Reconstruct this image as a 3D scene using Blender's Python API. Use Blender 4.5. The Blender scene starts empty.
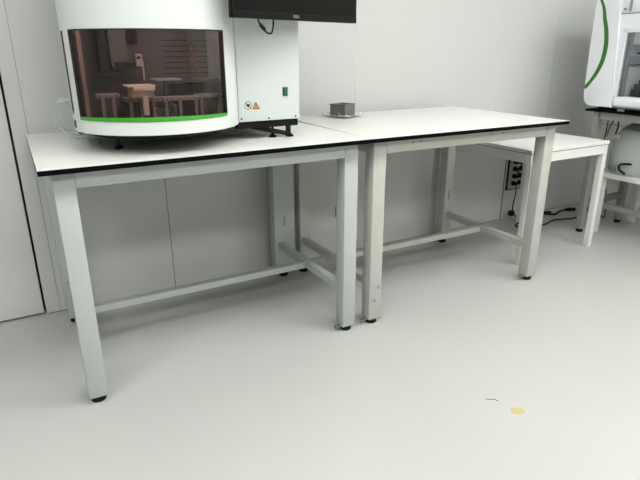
import bpy, bmesh, math, random
from mathutils import Vector, Matrix, noise
random.seed(4)
sc = bpy.context.scene
COL = sc.collection
PI = math.pi

# ------------------------------------------------------------ camera
cam_d = bpy.data.cameras.new('camera'); cam = bpy.data.objects.new('camera', cam_d); COL.objects.link(cam)
cam_d.sensor_width = 36.0; cam_d.lens = 535.044 / 640 * 36; cam_d.clip_start = .02
yaw, pit, rol = -0.51320, -0.34038, -0.00339
fw = Vector((-math.sin(yaw)*math.cos(pit), math.cos(yaw)*math.cos(pit), math.sin(pit)))
r0 = Vector((math.cos(yaw), math.sin(yaw), 0)); u0 = r0.cross(fw)
rr = r0*math.cos(rol) + u0*math.sin(rol); uu = -r0*math.sin(rol) + u0*math.cos(rol)
cam.matrix_world = Matrix(((rr.x, uu.x, -fw.x, -1.28443), (rr.y, uu.y, -fw.y, -1.82913),
                           (rr.z, uu.z, -fw.z, 1.24516), (0, 0, 0, 1)))
sc.camera = cam

# ------------------------------------------------------------ world, exposure
wd = bpy.data.worlds.new('world'); sc.world = wd; wd.use_nodes = True
wd.node_tree.nodes['Background'].inputs[0].default_value = (.8, .85, .9, 1)
wd.node_tree.nodes['Background'].inputs[1].default_value = .3
sc.view_settings.view_transform = 'Standard'; sc.view_settings.look = 'None'
sc.view_settings.gamma = 1; sc.view_settings.use_curve_mapping = False
sc.view_settings.exposure = 0.0
LAMP = 12.3
WY = 0.949; WX = 2.92; CEIL = 2.7; LX = -5.0; BY = -5.2

# ------------------------------------------------------------ materials
def lin(c): return tuple((v/255/12.92 if v/255 <= .04045 else ((v/255+.055)/1.055)**2.4) for v in c) + (1,)
def mat(name, rgb, rough=.5, metal=0., spec=.5, var=0., scale=8., bump=0., alpha=None):
    m = bpy.data.materials.new(name); m.use_nodes = True
    nt = m.node_tree; b = nt.nodes['Principled BSDF']
    c = lin(rgb)
    b.inputs['Base Color'].default_value = c
    b.inputs['Roughness'].default_value = rough; b.inputs['Metallic'].default_value = metal
    b.inputs['Specular IOR Level'].default_value = spec
    if var or bump:
        tc = nt.nodes.new('ShaderNodeTexCoord'); n = nt.nodes.new('ShaderNodeTexNoise')
        n.inputs['Scale'].default_value = scale; n.inputs['Detail'].default_value = 4
        nt.links.new(tc.outputs['Object'], n.inputs['Vector'])
        if var:
            r = nt.nodes.new('ShaderNodeValToRGB')
            r.color_ramp.elements[0].position = .3; r.color_ramp.elements[1].position = .7
            r.color_ramp.elements[0].color = tuple(v*(1-var) for v in c[:3]) + (1,)
            r.color_ramp.elements[1].color = tuple(min(1, v*(1+var*.5)) for v in c[:3]) + (1,)
            nt.links.new(n.outputs['Fac'], r.inputs['Fac']); nt.links.new(r.outputs['Color'], b.inputs['Base Color'])
        if bump:
            bp = nt.nodes.new('ShaderNodeBump'); bp.inputs['Strength'].default_value = bump; bp.inputs['Distance'].default_value = .002
            nt.links.new(n.outputs['Fac'], bp.inputs['Height']); nt.links.new(bp.outputs['Normal'], b.inputs['Normal'])
    return m
def clear(name, rgb, gloss=.08, rough=.05, body=0., body_rgb=(200, 200, 200)):
    m = bpy.data.materials.new(name); m.use_nodes = True; nt = m.node_tree
    nt.nodes.remove(nt.nodes['Principled BSDF']); out = nt.nodes['Material Output']
    t = nt.nodes.new('ShaderNodeBsdfTransparent'); t.inputs[0].default_value = lin(rgb)
    g = nt.nodes.new('ShaderNodeBsdfGlossy'); g.inputs['Roughness'].default_value = rough
    mx = nt.nodes.new('ShaderNodeMixShader'); mx.inputs[0].default_value = gloss
    nt.links.new(t.outputs[0], mx.inputs[1]); nt.links.new(g.outputs[0], mx.inputs[2])
    last = mx
    if body:
        d = nt.nodes.new('ShaderNodeBsdfDiffuse'); d.inputs[0].default_value = lin(body_rgb)
        m2 = nt.nodes.new('ShaderNodeMixShader'); m2.inputs[0].default_value = body
        nt.links.new(mx.outputs[0], m2.inputs[1]); nt.links.new(d.outputs[0], m2.inputs[2]); last = m2
    nt.links.new(last.outputs[0], out.inputs[0])
    return m
def glow(name, rgb, s):
    m = bpy.data.materials.new(name); m.use_nodes = True; nt = m.node_tree
    b = nt.nodes['Principled BSDF']; b.inputs['Base Color'].default_value = lin(rgb)
    b.inputs['Emission Color'].default_value = lin(rgb); b.inputs['Emission Strength'].default_value = s
    return m
M = dict(
    wall=mat('wall_panel_paint', (201, 202, 201), .38, spec=.4, var=.02, scale=1.5),
    wall_corner=mat('corner_panel_paint', (196, 198, 198), .4, spec=.4),
    wall_right=mat('side_panel_paint', (236, 235, 224), .45),
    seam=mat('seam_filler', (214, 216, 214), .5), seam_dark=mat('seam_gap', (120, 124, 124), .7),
    ceiling=mat('ceiling_paint', (225, 226, 224), .6),
    black=mat('black_gap', (18, 18, 18), .6),
    door=mat('door_paint', (202, 203, 202), .4),
    top_a=mat('worktop_laminate', (220, 222, 217), .28, spec=.5, var=.015, scale=5),
    top_b=mat('worktop_laminate_bright', (226, 227, 222), .28, spec=.5, var=.015, scale=5),
    core=mat('black_laminate_core', (7, 7, 7), .7, spec=.05),
    frame_a=mat('frame_bluish_grey_coat', (174, 179, 177), .42, var=.02, scale=12),
    frame_b=mat('frame_warm_grey_coat', (178, 179, 171), .42, var=.04, scale=9),
    white=mat('white_bench_coat', (222, 224, 220), .4),
    white2=mat('instrument_white', (209, 214, 211), .32, spec=.5),
    cab=mat('cabinet_grey_white', (198, 204, 203), .38, spec=.5),
    rubber=mat('rubber', (11, 11, 12), .5, spec=.2), steel=mat('steel', (170, 172, 172), .3, metal=.9),
    darkm=mat('black_metal', (12, 12, 13), .5, spec=.2),
    green=mat('green_trim', (62, 148, 42), .4), dgreen=mat('green_stripe', (45, 110, 35), .4),
    smoke=clear('smoked_window', (208, 201, 199), gloss=.035, rough=.03),
    intr=mat('interior_grey', (104, 99, 97), .6, var=.1, scale=9),
    intd=mat('interior_dark', (46, 43, 43), .6), intm=mat('interior_metal', (175, 160, 152), .45, metal=.2),
    tan=mat('pinkish_tan_plastic', (250, 226, 212), .5), post=mat('pinkish_post', (170, 138, 126), .5),
    orange=mat('warning_orange', (222, 140, 40), .5), dorange=mat('dark_warning_orange', (160, 104, 60), .5), red=mat('sign_red', (150, 40, 60), .5),  # triangles inside the window get a darker, duller orange
    screen=mat('monitor_plastic', (9, 10, 12), .35, spec=.15), panel=mat('monitor_screen', (6, 7, 7), .3, spec=.12),
    logo=mat('logo_grey', (150, 150, 150), .5),
    sw=mat('switch_green', (20, 90, 60), .4), swd=mat('switch_frame', (20, 40, 32), .4),
    hose=clear('translucent_tube', (235, 238, 238), gloss=.1, rough=.1, body=.35, body_rgb=(225, 228, 228)),
    tub=mat('grey_tub', (112, 114, 110), .5), bag=clear('plastic_film', (240, 242, 240), gloss=.18, rough=.15, body=.6, body_rgb=(240, 241, 238)),
    hood=mat('hood_white', (232, 234, 238), .3), hoodgrey=mat('hood_grey', (120, 127, 134), .4), hoodin=mat('hood_interior', (196, 198, 194), .4),
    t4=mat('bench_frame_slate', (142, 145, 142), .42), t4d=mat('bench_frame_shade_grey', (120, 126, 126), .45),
    carboy=clear('translucent_carboy', (170, 176, 173), gloss=.06, rough=.25, body=.72, body_rgb=(196, 201, 197)),
    liquid=mat('carboy_liquid', (140, 148, 142), .2),
    board=mat('socket_board_grey', (170, 173, 178), .45), stain=mat('yellow_stain', (186, 172, 122), .35), scuff=mat('dark_scuff', (95, 92, 85), .6),
    tapey=mat('yellow_tape', (205, 200, 165), .6), diffuser=glow('lamp_diffuser', (255, 255, 252), LAMP),
    fstain=mat('faint_stain', (172, 171, 150), .4), scuffw=mat('leg_scuff', (150, 148, 134), .6),
)
def floor_mat():
    m = bpy.data.materials.new('epoxy_floor'); m.use_nodes = True; nt = m.node_tree; b = nt.nodes['Principled BSDF']
    tc = nt.nodes.new('ShaderNodeTexCoord')
    n = nt.nodes.new('ShaderNodeTexNoise'); n.inputs['Scale'].default_value = 1.3; n.inputs['Detail'].default_value = 5
    n2 = nt.nodes.new('ShaderNodeTexNoise'); n2.inputs['Scale'].default_value = 25; n2.inputs['Detail'].default_value = 3
    for q in (n, n2): nt.links.new(tc.outputs['Object'], q.inputs['Vector'])
    r = nt.nodes.new('ShaderNodeValToRGB'); r.color_ramp.elements[0].position = .3; r.color_ramp.elements[1].position = .7
    r.color_ramp.elements[0].color = lin((180, 181, 178)); r.color_ramp.elements[1].color = lin((184, 185, 182))
    nt.links.new(n.outputs['Fac'], r.inputs['Fac']); nt.links.new(r.outputs['Color'], b.inputs['Base Color'])
    mr = nt.nodes.new('ShaderNodeMapRange'); mr.inputs['To Min'].default_value = .27; mr.inputs['To Max'].default_value = .31
    nt.links.new(n2.outputs['Fac'], mr.inputs['Value']); nt.links.new(mr.outputs['Result'], b.inputs['Roughness'])
    b.inputs['Specular IOR Level'].default_value = .4
    bp = nt.nodes.new('ShaderNodeBump'); bp.inputs['Strength'].default_value = .02; bp.inputs['Distance'].default_value = .002
    nt.links.new(n2.outputs['Fac'], bp.inputs['Height']); nt.links.new(bp.outputs['Normal'], b.inputs['Normal'])
    return m
M['floor'] = floor_mat()

# ------------------------------------------------------------ mesh helpers (all in world coordinates)
def new(): return bmesh.new()
def box(bm, x0, x1, y0, y1, z0, z1, bev=0., rot=None, seg=2):
    t = bmesh.new(); bmesh.ops.create_cube(t, size=1)
    for v in t.verts: v.co = Vector(((x0+x1)/2+v.co.x*(x1-x0), (y0+y1)/2+v.co.y*(y1-y0), (z0+z1)/2+v.co.z*(z1-z0)))
    if bev: bmesh.ops.bevel(t, geom=t.edges[:], offset=bev, segments=seg, profile=.5, affect='EDGES')
    if rot: t.transform(rot)
    merge(bm, t); return bm
def merge(bm, t):
    me = bpy.data.meshes.new('tmp'); t.to_mesh(me); bm.from_mesh(me); bpy.data.meshes.remove(me); t.free()
def cyl(bm, a, b, r, seg=20, r2=None):
    a, b = Vector(a), Vector(b); d = b-a; t = bmesh.new()
    bmesh.ops.create_cone(t, cap_ends=True, segments=seg, radius1=r, radius2=r if r2 is None else r2, depth=d.length)
    t.transform(Matrix.Translation((a+b)/2) @ d.to_track_quat('Z', 'Y').to_matrix().to_4x4())
    merge(bm, t); return bm
def smooth_pts(p, n=6):
    p = [Vector(q) for q in p]; out = []
    for i in range(len(p)-1):
        a, b, c, d = p[max(i-1, 0)], p[i], p[i+1], p[min(i+2, len(p)-1)]
        for k in range(n):
            t = k/n; out.append(.5*((2*b)+(c-a)*t+(2*a-5*b+4*c-d)*t*t+(3*b-3*c+d-a)*t**3))
    out.append(p[-1]); return out
def tube(bm, pts, r, seg=8, n=6):
    pts = smooth_pts(pts, n); rings = []
    up = Vector((0, 0, 1)); prev = None
    for i, q in enumerate(pts):
        d = (pts[min(i+1, len(pts)-1)]-pts[max(i-1, 0)]).normalized()
        if prev is None: s = d.cross(up if abs(d.z) < .9 else Vector((1, 0, 0))).normalized()
        else: s = (prev-d*prev.dot(d)).normalized()
        prev = s; w = d.cross(s)
        rings.append([bm.verts.new(q+(s*math.cos(2*PI*k/seg)+w*math.sin(2*PI*k/seg))*r) for k in range(seg)])
    for a, b in zip(rings, rings[1:]):
        for k in range(seg): bm.faces.new((a[k], a[(k+1) % seg], b[(k+1) % seg], b[k]))
    bm.faces.new(rings[0][::-1]); bm.faces.new(rings[-1]); return bm
def prism(bm, poly, axis, a, b):
    """extrude a 2D outline along an axis from a to b"""
    def mk(u, v, w): return {'x': (w, u, v), 'y': (u, w, v), 'z': (u, v, w)}[axis]
    A = [bm.verts.new(mk(u, v, a)) for u, v in poly]; B = [bm.verts.new(mk(u, v, b)) for u, v in poly]
    bm.faces.new(A); bm.faces.new(B[::-1]); n = len(poly)
    for i in range(n): bm.faces.new((A[i], B[i], B[(i+1) % n], A[(i+1) % n]))
    return bm
def lathe(bm, c, prof, seg=40):
    rings = [[bm.verts.new((c[0]+r*math.cos(2*PI*k/seg), c[1]+r*math.sin(2*PI*k/seg), z)) for k in range(seg)] for r, z in prof]
    for a, b in zip(rings, rings[1:]):
        for k in range(seg): bm.faces.new((a[k], a[(k+1) % seg], b[(k+1) % seg], b[k]))
    bm.faces.new(rings[0][::-1]); bm.faces.new(rings[-1]); return bm
def world_loc(o):
    v = Vector((0, 0, 0))
    while o: v = v+o.location; o = o.parent
    return v
def obj(name, bm, m, parent=None, loc=None, smooth=False, mods=None):
    if parent is not None: off = world_loc(parent); l = Vector((0, 0, 0))
    else:
        l = Vector(loc) if loc is not None else Vector((0, 0, 0)); off = l
    bmesh.ops.translate(bm, verts=bm.verts[:], vec=-off)
    bmesh.ops.recalc_face_normals(bm, faces=bm.faces[:])
    me = bpy.data.meshes.new(name); bm.to_mesh(me); bm.free()
    for mm in (m if isinstance(m, list) else [m]): me.materials.append(mm)
    if smooth:
        me.shade_smooth()
        try: me.set_sharp_from_angle(angle=math.radians(35))
        except Exception: pass
    o = bpy.data.objects.new(name, me); o.location = l; COL.objects.link(o)
    if parent is not None: o.parent = parent
    if mods: mods(o)
    return o
def tag(o, label=None, cat=None, group=None, kind=None):
    if label: o['label'] = label
    if cat: o['category'] = cat
    if group: o['group'] = group
    if kind: o['kind'] = kind
    return o
def thing(name, label, cat, loc, group=None):
    o = bpy.data.objects.new(name, None); o.location = loc; o.empty_display_size = .1; COL.objects.link(o)
    return tag(o, label, cat, group)
def struct(name, bm, m, parent=None, smooth=False):
    o = obj(name, bm, m, parent, smooth=smooth)
    if parent is None: tag(o, kind='structure')
    return o

# ------------------------------------------------------------ room shell
struct('floor', box(new(), LX-.1, WX+.1, BY-.1, WY+.1, -.1, 0), M['floor'])
struct('ceiling', box(new(), LX-.1, WX+.1, BY-.1, WY+.1, CEIL, CEIL+.1), M['ceiling'])
w = new()
box(w, -1.296, 2.252, WY, WY+.1, 0, CEIL)
box(w, LX-.1, -1.296, WY, WY+.1, 2.12, CEIL)
box(w, LX-.1, -2.33, WY, WY+.1, 0, 2.12)
struct('wall_back', w, M['wall'])
struct('wall_back.001', box(new(), 2.252, WX+.1, WY, WY+.1, 0, CEIL), M['wall_corner'])
struct('wall_right', box(new(), WX, WX+.1, BY-.1, WY, 0, CEIL), M['wall_right'])
struct('wall_left', box(new(), LX-.1, LX, BY-.1, WY, 0, CEIL), M['wall'])
struct('wall_front', box(new(), LX, WX, BY-.1, BY, 0, CEIL), M['wall'])
# door leaf, dark gap around it
struct('door_1', box(new(), -2.318, -1.306, WY+.002, WY+.05, .010, 2.11, .002), M['door'])
struct('trim_1', box(new(), -2.33, -1.296, WY+.06, WY+.1, 0, 2.12), M['black'])
# seams between the wall panels
k = 2
for x, m, wd_ in ((-1.233, 'seam_dark', .002), (-.646, 'seam_dark', .004), (.53, 'seam', .003), (1.676, 'seam', .004), (2.25, 'seam', .004)):
    struct('trim_%d' % k, box(new(), x-wd_/2, x+wd_/2, WY-.0012, WY+.001, 0, CEIL), M[m]); k += 1
struct('trim_%d' % k, box(new(), -1.29, 2.9, WY-.0015, WY+.001, 0, .004), M['seam_dark']); k += 1
struct('trim_%d' % k, box(new(), WX-.012, WX, -2.5, WY-.002, 0, .06, .004), M['seam']); k += 1
struct('trim_%d' % k, box(new(), WX-.0015, WX+.001, -2.5, WY-.002, .670, .674), M['seam_dark']); k += 1
# low service cover on the back wall
b = box(new(), 1.888, 2.245, WY-.010, WY, .003, .66, .001)
struct('trim_%d' % k, b, M['wall']); k += 1
struct('trim_%d' % k, box(new(), 1.882, 1.8875, WY-.004, WY, .003, .66), M['seam_dark']); k += 1

# ceiling lamps
def lamp(x, y, lab):
    t = thing('ceiling_light', lab, 'ceiling light', (x, y, CEIL-.03), 'recessed ceiling panels')
    f = new()
    box(f, x-.62, x-.6, y-.32, y+.32, CEIL-.03, CEIL-.002); box(f, x+.6, x+.62, y-.32, y+.32, CEIL-.03, CEIL-.002)
    box(f, x-.6, x+.6, y-.32, y-.3, CEIL-.03, CEIL-.002); box(f, x-.6, x+.6, y+.3, y+.32, CEIL-.03, CEIL-.002)
    obj('lamp_frame', f, M['white'], t)
    obj('diffuser', box(new(), x-.6, x+.6, y-.3, y+.3, CEIL-.02, CEIL-.004), M['diffuser'], t)
for x in (-2.4, -.8, .8, 2.2):
    for y in (-1.0, -3.0):
        lamp(x, y, 'rectangular ceiling light panel in the %s row, %s' % ('near' if y < -2 else 'wall-side', {-2.4: 'leftmost', -.8: 'second from left', .8: 'second from right', 2.2: 'rightmost'}[x]))

# ------------------------------------------------------------ levelling foot
def foot(name, x, y, parent, r=.027, tab=True, h=.026):
    b = new()
    lathe(b, (x, y), [(r*.9, 0), (r, .003), (r, .012), (r*.82, .018), (r*.45, .022), (r*.4, h+.012)], 24)
    f = obj(name, b, M['rubber'], parent, smooth=True)
    f['label'] = 'round black levelling foot'
    if tab:
        t = new(); box(t, x-.058, x-.02, y-.012, y+.012, .020, .025, .001); cyl(t, (x-.047, y, .004), (x-.047, y, .029), .004, 10)
        obj('fixing_tab', t, M['steel'], f)
    return f

# ------------------------------------------------------------ the two main lab benches
def bench(x0, x1, D, H, fm, tm, label, a=0., wide=False, loc=(0, 0, 0), scuffs=()):
    """built with its front edge on y=0, then turned about the origin"""
    t = thing('lab_bench', label, 'lab bench', (0, 0, 0), 'black-edged lab benches in a row')
    th = .018; ap = .060; L = .0335; zt = H-th
    b = new(); box(b, x0, x1, 0, D, zt, H-.0012, .0008)
    top = obj('tabletop', b, M['core'], t); top['label'] = 'thin tabletop with a black edge'
    obj('laminate_sheet', box(new(), x0+.0004, x1-.0004, .0004, D-.0004, H-.0013, H, .0004), tm, top)
    lx = (x0+.0715, x1-.0715); ly = (.081, D-.081)
    for i, x in enumerate(lx):
        for j, y in enumerate(ly):
            hx = L; xc = x
            if wide and i == 1 and j == 1: hx = .062; xc = x+.026
            b = box(new(), xc-hx, xc+hx, y-L, y+L, .026, zt, .004)
            lg = obj('leg', b, fm, t, smooth=True)
            foot('foot', xc, y, lg, tab=not (wide and i == 0))
            if j == 1 and i == 1:
                s = new(); box(s, xc-.005, xc+.005, y-L-.0012, y-L+.001, .31, .37, .0005)
                obj('slot', s, M['seam_dark'], lg)
                s = new(); cyl(s, (xc+.018, y-L-.004, .232), (xc+.018, y-L+.002, .232), .006, 12); obj('screw', s, M['steel'], lg)
                s = new(); cyl(s, (xc-.018, y-L-.004, .232), (xc-.018, y-L+.002, .232), .005, 12); obj('screw', s, M['steel'], lg)
    # aprons
    for y in ly:
        obj('apron', box(new(), lx[0]+L, lx[1]-L, y-L+(.001 if y < .3 else 2*L-.03), y-L+(.031 if y < .3 else 2*L-.001), zt-ap, zt, .003), fm, t)
    for i, x in enumerate(lx):
        o = (x-L+.001, x-L+.031) if i == 0 else (x+L-.031, x+L-.001)
        obj('side_apron', box(new(), o[0], o[1], ly[0]+L, ly[1]-L, zt-ap, zt, .003), fm, t)
        obj('side_rail', box(new(), x-.017, x+.017, ly[0]+L-.001, ly[1]-L+.001, .183, .220, .003), fm, t)
    obj('stretcher', box(new(), lx[0]-.02, lx[1]+.020, .452, .492, .178, .2095, .003), fm, t)
    for (sx, sz) in scuffs:
        s = new(); v = [s.verts.new((sx+.006*math.cos(q)*(1+.4*math.sin(3*q)), .0445, sz+.011*math.sin(q)*(1+.3*math.cos(2*q)))) for q in [i*PI/8 for i in range(16)]]
        s.faces.new(v); bmesh.ops.solidify(s, geom=s.faces[:], thickness=.0008)
        obj('scuff_mark', s, M['scuffw'], t)
    t.rotation_euler = (0, 0, a); t.location = loc
    return t
bench(-1.2462, -.0006, .8897, .9, M['frame_a'], M['top_a'],
      'left long lab bench with pale bluish-grey steel frame, under the big white analyser', wide=True, scuffs=())
t2 = bench(.0006, 1.2166, .8897, .9, M['frame_b'], M['top_b'],
      'middle long lab bench with empty white top and warm grey scuffed legs', a=-.0161, scuffs=((.085, .19), (.065, .125)))
for x in (.244, .289, .72, .80): obj('screw', cyl(new(), (x, .0435, .861), (x, .050, .861), .0035, 10), M['seam_dark'], t2)

# ------------------------------------------------------------ lower white bench
def white_bench():
    X0, X1, Y0, Y1, H = 1.252, 1.962, .215, .93, .705
    t = thing('low_white_bench', 'low all-white bench between the middle lab bench and the hood table', 'bench', ((X0+X1)/2, (Y0+Y1)/2, 0))
    obj('tabletop', box(new(), X0, X1, Y0, Y1, H-.02, H, .002), M['white'], t)
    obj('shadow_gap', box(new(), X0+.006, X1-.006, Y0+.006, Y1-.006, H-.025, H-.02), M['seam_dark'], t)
    z = H-.025
    for i, x in enumerate((X0+.010, X1-.040)):
        for j, y in enumerate((Y0+.002, Y1-.058)):
            if j == 1: x, y = (1.2, Y1-.05) if i == 0 else (x+.004, .79)
            lg = obj('leg', box(new(), x, x+.036, y, y+.038, 0.004, z, .003), M['white'], t)
            obj('foot_cap', box(new(), x+.003, x+.033, y+.003, y+.035, 0, .006), M['seam'], lg)
    for y in (Y0+.004, Y1-.034): obj('apron', box(new(), X0+.004, X1-.004, y, y+.03, z-.055, z, .002), M['white'], t)
    for x in (X0+.004, X1-.034): obj('side_apron', box(new(), x, x+.03, Y0+.034, Y1-.034, z-.055, z, .002), M['white'], t)
white_bench()

# ------------------------------------------------------------ right-hand table with the hood
def hood_table():
    X0, X1, Y1, Y0, H = 2.115, 2.72, .527, -.75, .868
    t = thing('hood_table', 'black-topped grey steel table along the right wall carrying the safety hood', 'table', (X0, Y1, 0))
    obj('tabletop', box(new(), X0, X1, Y0, Y1, H-.014, H, .001), M['core'], t)
    for x in (2.172, 2.62):
        for y in (Y1-.065, Y0+.065):
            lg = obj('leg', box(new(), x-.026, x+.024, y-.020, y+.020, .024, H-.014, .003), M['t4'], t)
            foot('foot', x, y, lg, r=.024, tab=False)
    z = H-.014
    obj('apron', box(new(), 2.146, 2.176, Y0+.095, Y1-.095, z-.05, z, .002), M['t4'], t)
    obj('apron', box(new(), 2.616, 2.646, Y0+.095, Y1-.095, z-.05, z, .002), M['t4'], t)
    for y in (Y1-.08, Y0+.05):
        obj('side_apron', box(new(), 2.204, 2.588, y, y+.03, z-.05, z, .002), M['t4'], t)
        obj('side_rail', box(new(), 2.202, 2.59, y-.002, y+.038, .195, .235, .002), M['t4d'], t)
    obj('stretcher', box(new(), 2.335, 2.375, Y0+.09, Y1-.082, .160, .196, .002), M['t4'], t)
hood_table()

def hood():
    X0, X1 = 2.135, 2.70; zb, zt = .885, 1.62
    t = thing('safety_hood', 'white safety hood with a green curved stripe, on the black-topped table at right', 'lab hood', (2.4, 0, .868))
    # end cap: outline in y,z
    out = [(.352, zb+.002)]
    for a in range(0, 91, 15): out.append((.505+.052*math.sin(math.radians(a)), zb+.052+.004-.052*math.cos(math.radians(a))))
    out += [(.561, 1.02), (.567, 1.30), (.571, zt), (.408, zt), (.404, 1.5), (.386, 1.34), (.353, .96)]
    b = prism(new(), out, 'x', X0-.015, X1)
    be = [e for e in b.edges if all(abs(v.co.x-(X0-.015)) < 1e-5 for v in e.verts)]
    bmesh.ops.bevel(b, geom=be, offset=.008, segments=3, profile=.5, affect='EDGES')
    cap = obj('end_panel', b, M['hood'], t, smooth=True)
    # green curved stripe proud of the panel
    pts = [(.556, 1.575), (.512, 1.50), (.492, 1.43), (.470, 1.363), (.455, 1.273), (.462, 1.181), (.488, 1.106), (.527, 1.041), (.558, 1.001)]
    P = smooth_pts([(0, u, v) for u, v in pts], 5); b = new(); prev = None
    for i, q in enumerate(P):
        d = (P[min(i+1, len(P)-1)]-P[max(i-1, 0)]).normalized(); nn = Vector((0, -d.z, d.y)); f = i/(len(P)-1)
        wdt = .006+.009*math.sin(PI*min(.80, f*.95))
        cur = [b.verts.new((xx, q.y+nn.y*s_*wdt, q.z+nn.z*s_*wdt)) for xx in (X0-.0165, X0-.010) for s_ in (-1, 1)]
        if prev:
            for k1, k2 in ((0, 1), (1, 3), (3, 2), (2, 0)): b.faces.new((prev[k1], prev[k2], cur[k2], cur[k1]))
        else: b.faces.new((cur[0], cur[1], cur[3], cur[2]))
        prev = cur
    b.faces.new((prev[0], prev[1], prev[3], prev[2]))
    s = obj('stripe', b, M['dgreen'], cap); s['label'] = 'dark green curved stripe'
    # front
    Y = -.60
    bb = new(); box(bb, X0-.02, X0+.10, Y, .350, .893, .958, .022, seg=5)
    obj('front_sill', bb, M['hood'], t, smooth=True)
    fr = new(); box(fr, X0-.008, X0+.02, .338, .350, .958, 1.365, .002); box(fr, X0-.008, X0+.02, Y, .350, 1.345, 1.365, .002)
    obj('sash_frame', fr, M['hood'], t)
    # slanted filler between cap and sash frame
    obj('front_header', prism(new(), [(Y, 1.366), (.388, 1.366), (.402, 1.452), (Y, 1.452)], 'x', X0-.004, X0+.05), M['hood'], t)
    obj('side_filler', prism(new(), [(.3505, .96), (.3535, .96), (.386, 1.34), (.388, 1.365), (.3505, 1.365)], 'x', X0-.004, X0+.05), M['hood'], t)
    up = new(); box(up, X0+.02, X0+.06, Y, .40, 1.458, zt, .002)
    obj('upper_panel', up, M['hood'], t)
    obj('header_seam', box(new(), X0+.0, X0+.04, Y, .402, 1.4525, 1.458), M['hoodgrey'], t)
    u2 = new(); box(u2, X0+.004, X0+.02, .345, .353, 1.468, zt, .001); obj('strut', u2, M['hoodgrey'], t)
    u3 = new(); cyl(u3, (X0+.008, .384, 1.482), (X0+.022, .384, 1.482), .006, 12); obj('bolt', u3, M['hoodgrey'], t)
    # chamber
    ch = new(); box(ch, X1-.03, X1-.01, Y, .345, .93, 1.60); obj('chamber_back', ch, M['hoodin'], t)
    ch = new(); box(ch, X0+.03, X1-.03, Y, .345, .905, .93); obj('chamber_floor', ch, M['hoodin'], t)
    ch = new(); box(ch, X0+.06, X1-.03, Y, .35, 1.44, 1.455); obj('chamber_ceiling', ch, M['hoodgrey'], t)
    obj('added_fill_strip', box(new(), X0+.12, X0+.18, Y+.05, .28, 1.425, 1.439), glow('hood_fill_glow', (250, 252, 255), 6.0), t)  # glowing strip out of sight, added to lighten the hood interior
    ch = new(); box(ch, X0+.06, X1-.03, .335, .35, .93, 1.44); obj('chamber_side', ch, M['hoodin'], t)
    ch = new(); box(ch, X0+.02, X0+.050, .314, .336, .958, 1.345, .002); obj('sash_guide', ch, M['hoodgrey'], t)
    ch = new(); box(ch, 2.19, X1-.031, .318, .3345, 1.235, 1.275, .003); box(ch, 2.19, X1-.031, .322, .3345, 1.165, 1.205, .002)
    obj('side_rail', ch, M['hoodgrey'], t)
    ch = new(); box(ch, 2.19, X1-.031, .321, .3345, 1.148, 1.156, .001); obj('rail_edge', ch, M['darkm'], t)
    ch = new(); cyl(ch, (2.24, .308, 1.222), (2.29, .308, 1.222), .007, 12); obj('shelf_knob', ch, M['darkm'], t)
    sash = new(); box(sash, X0+.006, X0+.010, Y, .338, .962, 1.346); obj('glass_sash', sash, clear('hood_glass', (238, 240, 240), gloss=.05), t)
    box_feet = [(2.2, .47), (2.62, .47), (2.2, -.5), (2.62, -.5)]
    for x, y in box_feet:
        obj('foot', cyl(new(), (x, y, .868), (x, y, .889), .018, 16), M['rubber'], t)
    obj('underside', box(new(), X0+.01, X1, Y, .352, .884, .904), M['hoodgrey'], t)
    obj('lock_plate', box(new(), X0-.022, X0-.008, .255, .30, .8705, .884, .002), M['steel'], t)
hood()
# device working inside the hood
t = thing('black_instrument', 'black instrument standing inside the white hood', 'instrument', (2.34, .2, .93))
b = new(); prism(b, [(-.10, .9305), (.31, .9305), (.31, 1.0), (.295, 1.0), (.295, 1.035), (.27, 1.035), (.27, 1.06), (-.10, 1.07)], 'x', 2.24, 2.44)
obj('body', b, M['darkm'], t); obj('lid', box(new(), 2.26, 2.42, -.09, .245, 1.0705, 1.085, .004), M['darkm'], t)

# stool with the carboy
def stool():
    X0, X1, Y1, Y0, H = 2.235, 2.74, .43, -.15, .44
    t = thing('low_white_stand', 'low white stand under the hood table holding the cloudy carboy', 'stand', (2.48, .12, 0))
    obj('shelf', box(new(), X0, X1, Y0, Y1, H-.035, H, .004), M['white'], t)
    for x in (X0, X1-.05):
        for y in (Y1-.045, Y0):
            z1 = H-.035
            obj('leg', box(new(), x-.001, x+.045, y, y+.046, 0, z1, .003), M['white'], t)
stool()
def carboy():
    cx, cy, z = 2.415, .27, .4405; R = .182
    t = thing('carboy', 'cloudy translucent plastic carboy with a black cap on the low white stand', 'carboy', (cx, cy, z))
    pr = [(R*.93, z), (R, z+.02), (R*.99, z+.14), (R*.965, z+.15), (R*.97, z+.16), (R*.86, z+.25), (R*.72, z+.295), (R*.66, z+.30), (R*.60, z+.315), (R*.40, z+.335), (R*.33, z+.345), (R*.33, z+.372)]
    obj('tank', lathe(new(), (cx, cy), pr, 48), M['carboy'], t, smooth=True)
    c = obj('cap', lathe(new(), (cx, cy), [(R*.38, z+.355), (R*.38, z+.385), (R*.30, z+.39)], 28), M['rubber'], t, smooth=True); c['label'] = 'black screw cap'
    sp = new(); cyl(sp, (cx-R-.02, cy+.05, z+.035), (cx-R+.02, cy+.05, z+.035), .012, 16); obj('spigot', sp, M['t4d'], t)
    h = new(); tube(h, [(cx-.02, cy+.02, z+.388), (cx-.06, cy+.06, z+.402), (cx-.13, cy+.10, z+.39), (cx-.16, cy+.14, z+.33), (cx-.175, cy+.15, z+.24)], .006)
    obj('hose', h, M['scuff'], t, smooth=True)
    h = new(); tube(h, [(cx-.06, cy-.16, z+.07), (cx-.2, cy-.02, z+.085), (cx-.215, cy+.0, z+.05), (cx-.2, cy-.04, z+.02)], .007)
    obj('drain_hose', h, M['rubber'], t, smooth=True)
carboy()
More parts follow.
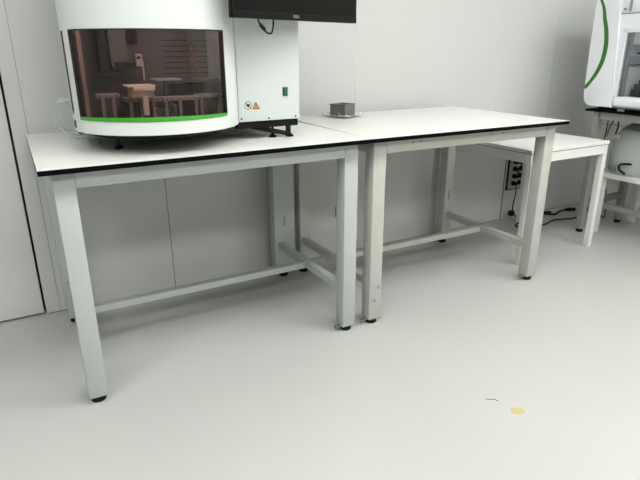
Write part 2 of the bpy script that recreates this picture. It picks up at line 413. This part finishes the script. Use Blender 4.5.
def hanging(name, label, pts, r=.004, m='rubber'):
    tag(obj(name, tube(new(), pts, r), M[m], loc=pts[0], smooth=True), label, 'cable')
hanging('hanging_cable', 'thin black cable hanging from the hood table beside its left leg', [(2.60, .655, .80), (2.60, .66, .70), (2.60, .66, .52), (2.60, .60, .30), (2.60, .563, .14), (2.61, .56, .02), (2.63, .60, .005)], .0045)
hanging('hanging_cable', 'short dark cable hanging beside the cap of the carboy', [(2.29, .39, .853), (2.29, .387, .80), (2.285, .38, .745), (2.28, .385, .70)], .005)
tg = new(); prism(tg, [(.335, .665), (.37, .668), (.378, .705), (.36, .695), (.343, .70)], 'x', 2.281, 2.283)
tag(obj('cable_tag', tg, M['tapey'], loc=(2.282, .36, .69)), 'pale yellow tag hanging on the cable left of the carboy', 'tag')

# ------------------------------------------------------------ socket board with plugs and cables
def sockets():
    t = thing('socket_board', 'grey wall socket board with a black border under the low white bench', 'socket board', (2.0, WY-.011, .24))
    X0, X1, Z0, Z1 = 1.896, 2.20, .235, .56; y = WY-.0105
    obj('back_plate', box(new(), X0, X1, y-.014, y, Z0, Z1, .002), M['darkm'], t)
    obj('face_plate', box(new(), X0+.008, X1-.008, y-.0165, y-.013, Z0+.008, Z1-.01, .001), M['board'], t)
    for x in (1.948, 2.010):
        for z in (.29, .345, .40, .455):
            s = obj('socket', lathe(new(), (0, 0), [(.022, 0), (.022, .006), (.017, .007)], 20), M['darkm'], t)
            s.rotation_euler = (PI/2, 0, 0); s.location = Vector((x, y-.0165, z))-t.location
    return t
sockets()
def plug(x, z, label, tail=None):
    y = WY-.034
    t = thing('power_plug', label, 'plug', (x, y, z), 'black plugs in the socket board')
    b = new(); cyl(b, (x, y, z), (x, y-.03, z), .02, 16, .013); obj('plug_body', b, M['rubber'], t, smooth=True)
    if tail:
        obj('cord', tube(new(), [(x, y-.026, z)]+tail, .0045), M['rubber'], t, smooth=True)
pl = [(1.948, .29, 'black plug in the bottom left socket of the board, cord dropping to the floor', [(1.948, .88, .25), (1.955, .885, .20), (1.935, .88, .12), (1.945, .87, .06), (1.99, .86, .03), (2.08, .85, .03), (2.14, .85, .008), (2.25, .86, .008)]),
      (2.010, .29, 'black plug in the bottom right socket of the board', [(2.01, .87, .26), (2.015, .87, .20), (2.02, .88, .14), (2.03, .88, .10)]),
      (1.948, .40, 'black plug in the left column of the board, third from the bottom', [(1.94, .87, .385), (1.93, .885, .375)]),
      (2.010, .345, 'black plug in the right column of the board, second from the bottom', [(2.03, .87, .33), (2.045, .885, .31)]),
      (1.948, .455, 'black plug in the top left socket of the board', [(1.965, .86, .44), (1.978, .87, .44)]),
      (2.010, .455, 'black plug in the top right socket of the board', [(2.025, .86, .44), (2.04, .87, .42), (2.045, .88, .40)]),
      (1.948, .345, 'black plug in the left column of the board, second from the bottom'),
      (2.010, .40, 'black plug in the right column of the board, third from the bottom')]
for a in pl: plug(*a)
tag(obj('cord_connector', box(new(), 1.905, 1.945, .86, .895, .045, .085, .006), M['rubber'], loc=(1.925, .88, .045)), 'small black cord connector hanging just below the socket board', 'connector')
# cables lying on the floor
tag(obj('floor_cable', tube(new(), [(2.10, .80, .006), (1.93, .80, .006), (1.85, .76, .006), (1.90, .70, .006), (2.05, .68, .006), (2.21, .72, .006), (2.29, .705, .006), (2.40, .676, .006), (2.52, .70, .006), (2.66, .75, .006), (2.76, .81, .006)], .0055), M['rubber'], loc=(2.3, .7, 0), smooth=True),
    'long black power cable looping over the floor behind the low white bench', 'cable')
t = thing('extension_lead', 'black extension lead with a fat connector at each end on the floor by the wall', 'cable', (2.4, .84, 0))
obj('cord', tube(new(), [(2.30, .845, .012), (2.36, .815, .008), (2.42, .838, .008), (2.50, .856, .010), (2.56, .835, .012)], .007), M['rubber'], t, smooth=True)
b = new(); cyl(b, (2.27, .885, .016), (2.335, .835, .016), .015, 14); obj('connector', b, M['rubber'], t, smooth=True)
b = new(); cyl(b, (2.53, .845, .014), (2.60, .815, .014), .013, 14); obj('connector', b, M['rubber'], t, smooth=True)

# ------------------------------------------------------------ the big analyser
CX, CY, R = -.78, .356, .311
ZB, ZT = .972, 1.66
W0, W1, WZ0, WZ1 = 199, 309, 1.018, 1.314
def arc(r, th, z): return (CX+r*math.cos(math.radians(th)), CY+r*math.sin(math.radians(th)), z)
def arc_band(t0, t1, z0, z1, ri, ro, step=3):
    b = new(); n = max(2, int(abs(t1-t0)/step)); pr = None
    for i in range(n+1):
        th = t0+(t1-t0)*i/n
        c = [b.verts.new(arc(r, th, z)) for r, z in ((ri, z0), (ro, z0), (ro, z1), (ri, z1))]
        if pr:
            for k in range(4): b.faces.new((pr[k], pr[(k+1) % 4], c[(k+1) % 4], c[k]))
        else: b.faces.new(c)
        pr = c
    b.faces.new(pr[::-1]); return b
def analyser():
    t = thing('analyser', 'large white analyser with a curved smoked front window, standing on the left bench', 'lab instrument', (CX, .5, .9))
    # ---- housing: bulged shell with an opening, walls, roof, base plate
    e = 334
    b = new()
    def band(*a): merge(b, arc_band(*a))
    BX = -1.02
    band(180, 184, ZB, ZT, R-.012, R); band(184, 188, ZB, 1.04, R-.012, R); band(184, 188, 1.312, ZT, R-.012, R)
    band(188, W0, ZB, ZT, R-.012, R); band(W0, W1, WZ1, ZT, R-.012, R); band(W0, W1, ZB, WZ0, R-.012, R, 2); band(W1, e, ZB, ZT, R-.012, R)
    # little outward roll at the lower lip
    prism(b, [(CX-R, CY), (CX-R+.012, CY), (BX+.012, .86), (BX, .86)], 'z', ZB, ZT); box(b, BX, -.50, .848, .86, ZB, ZT)
    poly = [arc(R-.002, th, 0)[:2] for th in range(180, e+1, 6)]+[(-.50, .86), (BX, .86)]
    prism(b, poly, 'z', ZT-.01, ZT); prism(b, poly, 'z', ZB, ZB+.012)
    box(b, -.512, -.50, .23, .85, ZB, ZT)
    h = obj('housing', b, M['white2'], t, smooth=True)
    sl = arc_band(184.3, 189, 1.04, 1.312, R-.008, R+.0006)
    obj('side_slit', sl, M['black'], h)
    sg = arc_band(183.9, 188.3, 1.032, 1.043, R-.006, R+.0012); o = obj('slit_end', sg, M['green'], h); o['label'] = 'green strip end'
    # ---- sliding window
    wn = obj('window', arc_band(W0, W1, WZ0+.0, WZ1, R-.010, R-.006, 2), M['smoke'], t, smooth=True); wn['label'] = 'curved smoked window'
    g = new()
    n = 40; pr = None
    for i in range(n+1):
        f = i/n; th = W0+.4+(W1-W0-.8)*f
        zt_ = WZ0+.010+.005*math.sin(PI*f); 
        c = [g.verts.new(arc(r, th, z)) for r, z in ((R-.005, WZ0+.0), (R+.0025, WZ0+.0), (R+.0025, zt_), (R-.005, zt_))]
        if pr:
            for k_ in range(4): g.faces.new((pr[k_], pr[(k_+1) % 4], c[(k_+1) % 4], c[k_]))
        else: g.faces.new(c)
        pr = c
    g.faces.new(pr[::-1])
    o = obj('handle_strip', g, M['green'], wn); o['label'] = 'green strip along the window bottom'
    fr = new()
    merge(fr, arc_band(W0-.25, W0+.35, WZ0, WZ1, R-.012, R+.0015, .3)); merge(fr, arc_band(W1-.35, W1+.25, WZ0+.005, WZ1, R-.012, R+.0015, .3))
    merge(fr, arc_band(W0, W1, WZ1-.004, WZ1+.0005, R-.012, R+.0012, 2))
    obj('window_seal', fr, M['black'], wn)
    # ---- right cabinet
    c = new(); box(c, -.4985, -.2255, .22, .86, .9755, ZT, .003)
    cb = obj('side_cabinet', c, M['cab'], t, smooth=True)
    for x, z in ((-.488, .988), (-.368, .985), (-.246, .986)):
        obj('screw', cyl(new(), (x, .217, z), (x, .222, z), .0035, 10), M['darkm'], cb)
    sw = obj('power_switch', box(new(), -.303, -.281, .2165, .222, 1.070, 1.104, .001), M['swd'], cb)
    obj('rocker', box(new(), -.299, -.285, .213, .2175, 1.073, 1.101, .002), M['sw'], sw)
    # prohibition sign: ring, dark heart shape, slash
    sx, sz, sr = -.457, 1.039, .0155
    y = .2197
    d = obj('prohibition_sign', cyl(new(), (sx, y, sz), (sx, y+.0006, sz), sr, 32), M['seam'], cb)
    rg = new(); pv = None
    for i in range(33):
        a = 2*PI*i/32
        cc = [rg.verts.new((sx+r*math.cos(a), y-.0006, sz+r*math.sin(a))) for r in (sr*.84, sr)]
        if pv: rg.faces.new((pv[0], pv[1], cc[1], cc[0]))
        pv = cc
    q = sr*.7; w_ = .001
    rg.faces.new([rg.verts.new(v) for v in ((sx-q-w_, y-.0007, sz+q-w_), (sx-q+w_, y-.0007, sz+q+w_), (sx+q+w_, y-.0007, sz-q+w_), (sx+q-w_, y-.0007, sz-q-w_))])
    bmesh.ops.solidify(rg, geom=rg.faces[:], thickness=.0003)
    obj('sign_ring', rg, M['red'], d)
    hp = [(0, -.008), (.008, .001), (.007, .006), (.003, .007), (0, .004), (-.003, .007), (-.007, .006), (-.008, .001)]
    obj('sign_heart', prism(new(), [(sx+u, sz+v) for u, v in hp], 'y', y-.0011, y-.0004), M['black'], d)
    def warn(px, pz, s, yy, par, m):
        tri = [(px-s, pz-s*.85), (px+s, pz-s*.85), (px, pz+s*.9)]
        o = obj('warning_triangle', prism(new(), tri, 'y', yy, yy+.0006), M[m], par)
        bd = new()
        for a_, b_ in ((0, 1), (1, 2), (2, 0)):
            A, B = Vector((tri[a_][0], 0, tri[a_][1])), Vector((tri[b_][0], 0, tri[b_][1]))
            cyl(bd, (A.x, yy, A.z), (B.x, yy, B.z), s*.09, 6)
        box(bd, px-s*.09, px+s*.09, yy-.0006, yy+.0004, pz-s*.25, pz+s*.35); box(bd, px-s*.09, px+s*.09, yy-.0006, yy+.0004, pz-s*.6, pz-s*.42)
        obj('triangle_marks', bd, M['black'], o)
    warn(-.423, 1.037, .0145, .2194, cb, 'orange')
    # ---- base frame
    f = new()
    prism(f, [arc(R-.055, th, 0)[:2] for th in range(180, 331, 6)]+[(-.52, .84), (-1.0, .84)], 'z', .952, ZB)
    box(f, -.50, -.229, .232, .26, .946, .9755, .001); box(f, -.50, -.236, .82, .845, .95, .9755); box(f, -.258, -.229, .235, .845, .950, .9755)
    box(f, -.50, -.30, .27, .80, .955, .9755)
    obj('base_frame', f, M['darkm'], t)
    br = new()
    # outrigger brace under the cabinet
    for a_, b_ in (((-.43, .27, .948), (-.275, .235, .914)), ((-.275, .238, .950), (-.275, .238, .914)), ((-.36, .26, .950), (-.355, .258, .925))):
        A, B = Vector(a_), Vector(b_); cyl(br, A, B, .0095, 8)
    obj('brace', br, M['darkm'], t)
    for x, y_ in ((-.262, .247), (-.335, .262), (-.952, .300), (-.262, .80), (-1.02, .80)):
        fb = new(); cyl(fb, (x, y_, .9085), (x, y_, .952), .0055, 12); lathe(fb, (x, y_), [(.017, .9), (.017, .905), (.009, .911), (.006, .914)], 20)
        obj('levelling_foot', fb, M['darkm'], t, smooth=True)
    obj('side_clip', box(new(), -1.075, -1.045, .50, .54, .945, .962, .002), M['darkm'], t)
    obj('side_port', arc_band(184.5, 189.5, .985, 1.012, R-.006, R+.001), M['black'], t)
    # ---- interior, seen through the smoked window
    it = obj('interior_back', box(new(), -1.05, -.515, .52, .53, .985, 1.60), M['intr'], t)
    sv = new()
    for k_ in range(7):
        z = 1.287-.0217*k_
        box(sv, -.704+.001*k_, -.594, .5185, .521, z-.0022, z+.0022); box(sv, -.566, -.478, .5185, .521, z-.0022, z+.0022)
    obj('vent_slot', sv, M['black'], it)
    for z in (1.262, 1.216, 1.172): warn(-.580, z, .017, .5188, it, 'dorange')
    obj('interior_side', box(new(), -1.06, -1.052, .36, .52, .985, 1.60), M['intd'], t)
    obj('interior_floor', prism(new(), [arc(R-.014, th, 0)[:2] for th in range(186, 330, 6)]+[(-.514, .52), (-1.05, .52)], 'z', .985, .992), M['intd'], t)
    obj('interior_top', prism(new(), [arc(R-.014, th, 0)[:2] for th in range(186, 330, 6)]+[(-.514, .52), (-1.05, .52)], 'z', 1.40, 1.405), M['intd'], t)
    po = new(); box(po, -1.048, -1.034, .300, .345, .993, 1.399, .002)
    obj('inner_post', po, M['post'], t)
    po = new(); box(po, -.545, -.530, .25, .275, .993, 1.399, .002); obj('inner_post', po, M['intr'], t)
    rc = new(); box(rc, -.92, -.855, .44, .50, 1.185, 1.399, .003)
    obj('robot_column', rc, M['intr'], t)
    rc = new(); box(rc, -.957, -.925, .46, .518, 1.15, 1.399, .003); box(rc, -.86, -.80, .505, .519, 1.27, 1.399)
    obj('column_cover', rc, M['black'], t)
    ra = new(); box(ra, -1.0, -.885, .35, .375, 1.158, 1.17, .002); prism(ra, [(-.89, 1.158), (-.84, 1.19), (-.84, 1.205), (-.89, 1.172)], 'y', .345, .375); box(ra, -.905, -.83, .375, .46, 1.185, 1.205, .002)
    obj('robot_arm', ra, M['intd'], t)
    gh = obj('gripper_plate', box(new(), -.847, -.824, .338, .346, 1.19, 1.236, .002), M['intm'], t)
    obj('gripper_hole', cyl(new(), (-.836, .336, 1.222), (-.836, .339, 1.222), .006, 16), M['black'], gh)
    obj('probe', cyl(new(), (-.822, .35, 1.14), (-.822, .35, 1.21), .004, 10), M['intm'], t)
    # racks: deck rail on posts
    def rack(x0, x1, y0, y1, z, posts, name='sample_rack', m='intm'):
        r = obj(name, box(new(), x0, x1, y0, y1, z, z+.014, .0015), M[m], t)
        pp = new()
        for px in posts: box(pp, px-.0055, px+.0055, y0+.004, y0+.014, .992, z)
        obj('rack_posts', pp, M[m], r)
        hh = new()
        for px in (x0+.012, x1-.012): cyl(hh, (px, y0-.0008, z+.007), (px, y0+.002, z+.007), .0028, 10)
        obj('rack_hole', hh, M['black'], r)
    rack(-1.006, -.925, .31, .36, 1.084, (-.985, -.948))
    rack(-.91, -.782, .27, .36, 1.068, (-.895, -.858, -.812))
    rack(-.775, -.640, .27, .35, 1.066, (-.765, -.712, -.650))
    rack(-.632, -.535, .30, .36, 1.070, (-.618, -.548))
    obj('tray', box(new(), -.79, -.69, .30, .42, 1.138, 1.146, .002), M['intm'], t)
    obj('tray_leg', box(new(), -.755, -.738, .33, .35, 1.08, 1.138), M['intr'], t)
    obj('tray', box(new(), -.665, -.53, .34, .45, 1.134, 1.141, .002), M['intr'], t)
    bx = obj('tan_box', box(new(), -.893, -.812, .255, .33, 1.083, 1.120, .003), M['tan'], t)
    obj('lid', box(new(), -.905, -.806, .248, .345, 1.121, 1.128, .002), M['tan'], bx)
    obj('lid_lip', box(new(), -.886, -.808, .246, .253, 1.107, 1.122, .002), M['tan'], bx)
    obj('bracket', box(new(), -.857, -.837, .244, .254, 1.020, 1.088, .002), M['tan'], t)
    bt = new()
    for k_ in range(7): cyl(bt, (-.62+.013*k_, .40, .992), (-.62+.013*k_, .40, 1.055), .0045, 8)
    obj('sample_tubes', bt, M['intd'], t)
    mo = new(); box(mo, -.78, -.745, .40, .44, .992, 1.03, .003); cyl(mo, (-.71, .40, .992), (-.71, .40, 1.035), .014, 16); cyl(mo, (-.70, .40, 1.035), (-.72, .40, 1.045), .008, 12)
    obj('valve_block', mo, M['intm'], t)
    mb = new(); box(mb, -.70, -.56, .44, .51, .992, 1.12, .003); box(mb, -.88, -.79, .43, .51, .992, 1.06, .003)
    obj('pump_block', mb, M['intd'], t)
    # unseen glowing strip added under the roof to brighten the sample chamber
    ls = obj('added_fill_strip', box(new(), -.96, -.60, .16, .185, 1.392, 1.399), glow('chamber_fill_glow', (255, 246, 240), 52.0), t)
    ls['label'] = 'white fill light strip added in the chamber'
    return t
analyser()

# translucent hoses at the analyser's left side
for d, lab in ((0, 'outer of two clear hoses looping out of the left side of the analyser'), (1, 'inner of two clear hoses looping out of the left side of the analyser')):
    k_ = 1-.25*d; yo = .635 if d else .60
    pts = [(-1.058, yo, 1.068-.012*d), (-1.093-.02*k_, yo, 1.060-.01*d), (-1.093-.04*k_, yo, 1.03), (-1.093-.045*k_, yo, .995), (-1.093-.034*k_, yo-.002, .955), (-1.095, yo-.01, .925+.006*d), (-1.06, yo-.025, .912+.005*d), (-.98, yo-.03, .910+.006*d)]
    tag(obj('clear_hose', tube(new(), pts, .0042), M['hose'], loc=pts[0], smooth=True), lab, 'hose', 'clear hoses')

# ------------------------------------------------------------ monitor
def monitor():
    t = thing('monitor', 'black flat monitor mounted in front of the analyser, cut off by the top edge', 'monitor', (-.27, .115, 1.352))
    a = math.atan2(.19, .635)
    Rm = Matrix.Translation((-.272, .115, 0)) @ Matrix.Rotation(a, 4, 'Z') @ Matrix.Translation((.272, -.115, 0))
    x0, x1 = -.272-.320, -.272+.331; y = .115; z0 = 1.352; z1 = z0+.325
    def o(name, b, m, par=t, **k_):
        b.transform(Rm); return obj(name, b, M[m], par, **k_)
    cs = o('casing', box(new(), x0, x1, y, y+.022, z0, z1, .004), 'screen')
    o('screen', box(new(), x0+.012, x1-.010, y-.0012, y+.002, z0+.024, z1-.012), 'panel')
    o('lower_bezel', box(new(), x0+.003, x1-.003, y-.0022, y+.002, z0+.003, z0+.021, .001), 'screen')
    o('rear_housing', box(new(), x0+.10, x1-.10, y+.020, y+.045, z0+.05, z1-.06, .008), 'screen')
    # lettering on the bezel
    tx = bpy.data.curves.new('logo', 'FONT'); tx.body = 'DELL'; tx.size = .015; tx.extrude = .0004; tx.align_x = 'CENTER'
    to = bpy.data.objects.new('logo_tmp', tx); COL.objects.link(to)
    bpy.context.view_layer.update()
    me = bpy.data.meshes.new_from_object(to); bpy.data.objects.remove(to)
    b = new(); b.from_mesh(me); b.transform(Matrix.Translation((-.293, y-.0026, z0+.0085)) @ Matrix.Rotation(PI/2, 4, 'X'))
    l = o('logo', b, 'logo'); l['label'] = 'small grey lettering'
    # arm back to the cabinet
    ar = new(); box(ar, -.37, -.30, .145, .2195, 1.50, 1.58, .003)
    obj('mounting_arm', ar, M['darkm'], t)
    cb = new(); tube(cb, [(-.462, .078, 1.358), (-.457, .078, 1.340), (-.442, .08, 1.322), (-.422, .085, 1.306), (-.405, .09, 1.306), (-.395, .095, 1.325), (-.391, .098, 1.358)], .0032)
    c = obj('cable', cb, M['rubber'], t, smooth=True)
    fe = new(); cyl(fe, (-.453, .0785, 1.334), (-.435, .081, 1.317), .0065, 12); obj('ferrite', fe, M['rubber'], c)
monitor()

# ------------------------------------------------------------ grey tub on plastic film
def tub():
    c = Vector((.310, .742, .9)); a = math.radians(22)
    Rt = Matrix.Translation(c) @ Matrix.Rotation(a, 4, 'Z')
    t = thing('grey_tub', 'small square grey plastic tub at the back of the left bench', 'tub', c)
    def o(name, b, m, par=t): b.transform(Rt); return obj(name, b, M[m], par)
    w_, h_ = .048, .068
    b = new()
    for (x0, x1, y0, y1) in ((-w_, w_, -w_, -w_+.005), (-w_, w_, w_-.005, w_), (-w_, -w_+.005, -w_, w_), (w_-.005, w_, -w_, w_)):
        box(b, x0, x1, y0, y1, .008, h_)
    box(b, -w_, w_, -w_, w_, .008, .012)
    body = o('tub_body', b, 'tub')
    b = new()
    for z in (.022, .036, .05):
        for (x0, x1, y0, y1) in ((-w_-.002, w_+.002, -w_-.002, -w_+.001), (-w_-.002, -w_+.001, -w_-.002, w_+.002), (w_-.001, w_+.002, -w_-.002, w_+.002), (-w_-.002, w_+.002, w_-.001, w_+.002)):
            box(b, x0, x1, y0, y1, z-.002, z+.002)
    o('tub_ribs', b, 'tub', body)
    b = new()
    for (x0, x1, y0, y1) in ((-w_-.004, w_+.004, -w_-.004, -w_+.004), (-w_-.004, w_+.004, w_-.004, w_+.004), (-w_-.004, -w_+.004, -w_-.004, w_+.004), (w_-.004, w_+.004, -w_-.004, w_+.004)):
        box(b, x0, x1, y0, y1, h_-.004, h_+.002, .001)
    o('tub_rim', b, 'tub')
    o('side_latch', box(new(), -w_-.016, -w_, -.02, .03, .012, .028, .003), 'tub')
    # film
    b = new(); bmesh.ops.create_grid(b, x_segments=26, y_segments=26, size=.090)
    for v in b.verts:
        r = max(abs(v.co.x), abs(v.co.y))
        n = noise.noise(v.co*38)
        v.co.z = .0032+.0015*max(0, n) + (max(0, r-.056)*.55*(.4+1.3*abs(noise.noise(v.co*55+Vector((3, 1, 0)))))) 
        v.co.x *= 1+.14*noise.noise(v.co*20+Vector((5, 0, 0))); v.co.y *= 1+.14*noise.noise(v.co*20+Vector((0, 5, 0)))
    bmesh.ops.solidify(b, geom=b.faces[:], thickness=.0006)
    b.transform(Rt)
    tag(obj('plastic_film', b, M['bag'], loc=c, smooth=False), 'crumpled clear plastic film lying under the grey tub', 'plastic film')
tub()

# ------------------------------------------------------------ marks on the floor
def blot(name, x, y, rx, ry, m, label, cat, ang=0., z=.0004):
    b = new(); vs = []
    for i in range(28):
        a = 2*PI*i/28; f = 1+.10*noise.noise(Vector((math.cos(a)*2+x, math.sin(a)*2+y, 3)))
        u, v = rx*f*math.cos(a), ry*f*math.sin(a)
        vs.append(b.verts.new((x+u*math.cos(ang)-v*math.sin(ang), y+u*math.sin(ang)+v*math.cos(ang), z)))
    co = [(v.co.x, v.co.y) for v in vs]; b.free(); b = prism(new(), co, 'z', -.002, .0012)
    tag(obj(name, b, M[m], loc=(x, y, 0)), label, cat)
blot('floor_stain', .147, -.759, .026, .020, 'stain', 'yellow oval stain on the open floor in front of the benches', 'stain', -.5)
blot('floor_stain', 1.921, .38, .020, .018, 'fstain', 'faint yellowish stain on the floor behind the white bench leg', 'stain')
tag(obj('floor_scratch', tube(new(), [(.098, -.650, .0008), (.112, -.660, .0008), (.122, -.665, .0008), (.128, -.682, .0008)], .0016, 6), M['scuff'], loc=(.112, -.66, 0)), 'short dark scratch on the floor left of the yellow stain', 'scratch')
tag(obj('wall_slot', box(new(), .391, .398, WY-.003, WY-.001, .25, .317), M['seam_dark'], loc=(.395, WY-.002, .25)), 'short dark vertical slot low on the back wall between the two long benches', 'wall slot')
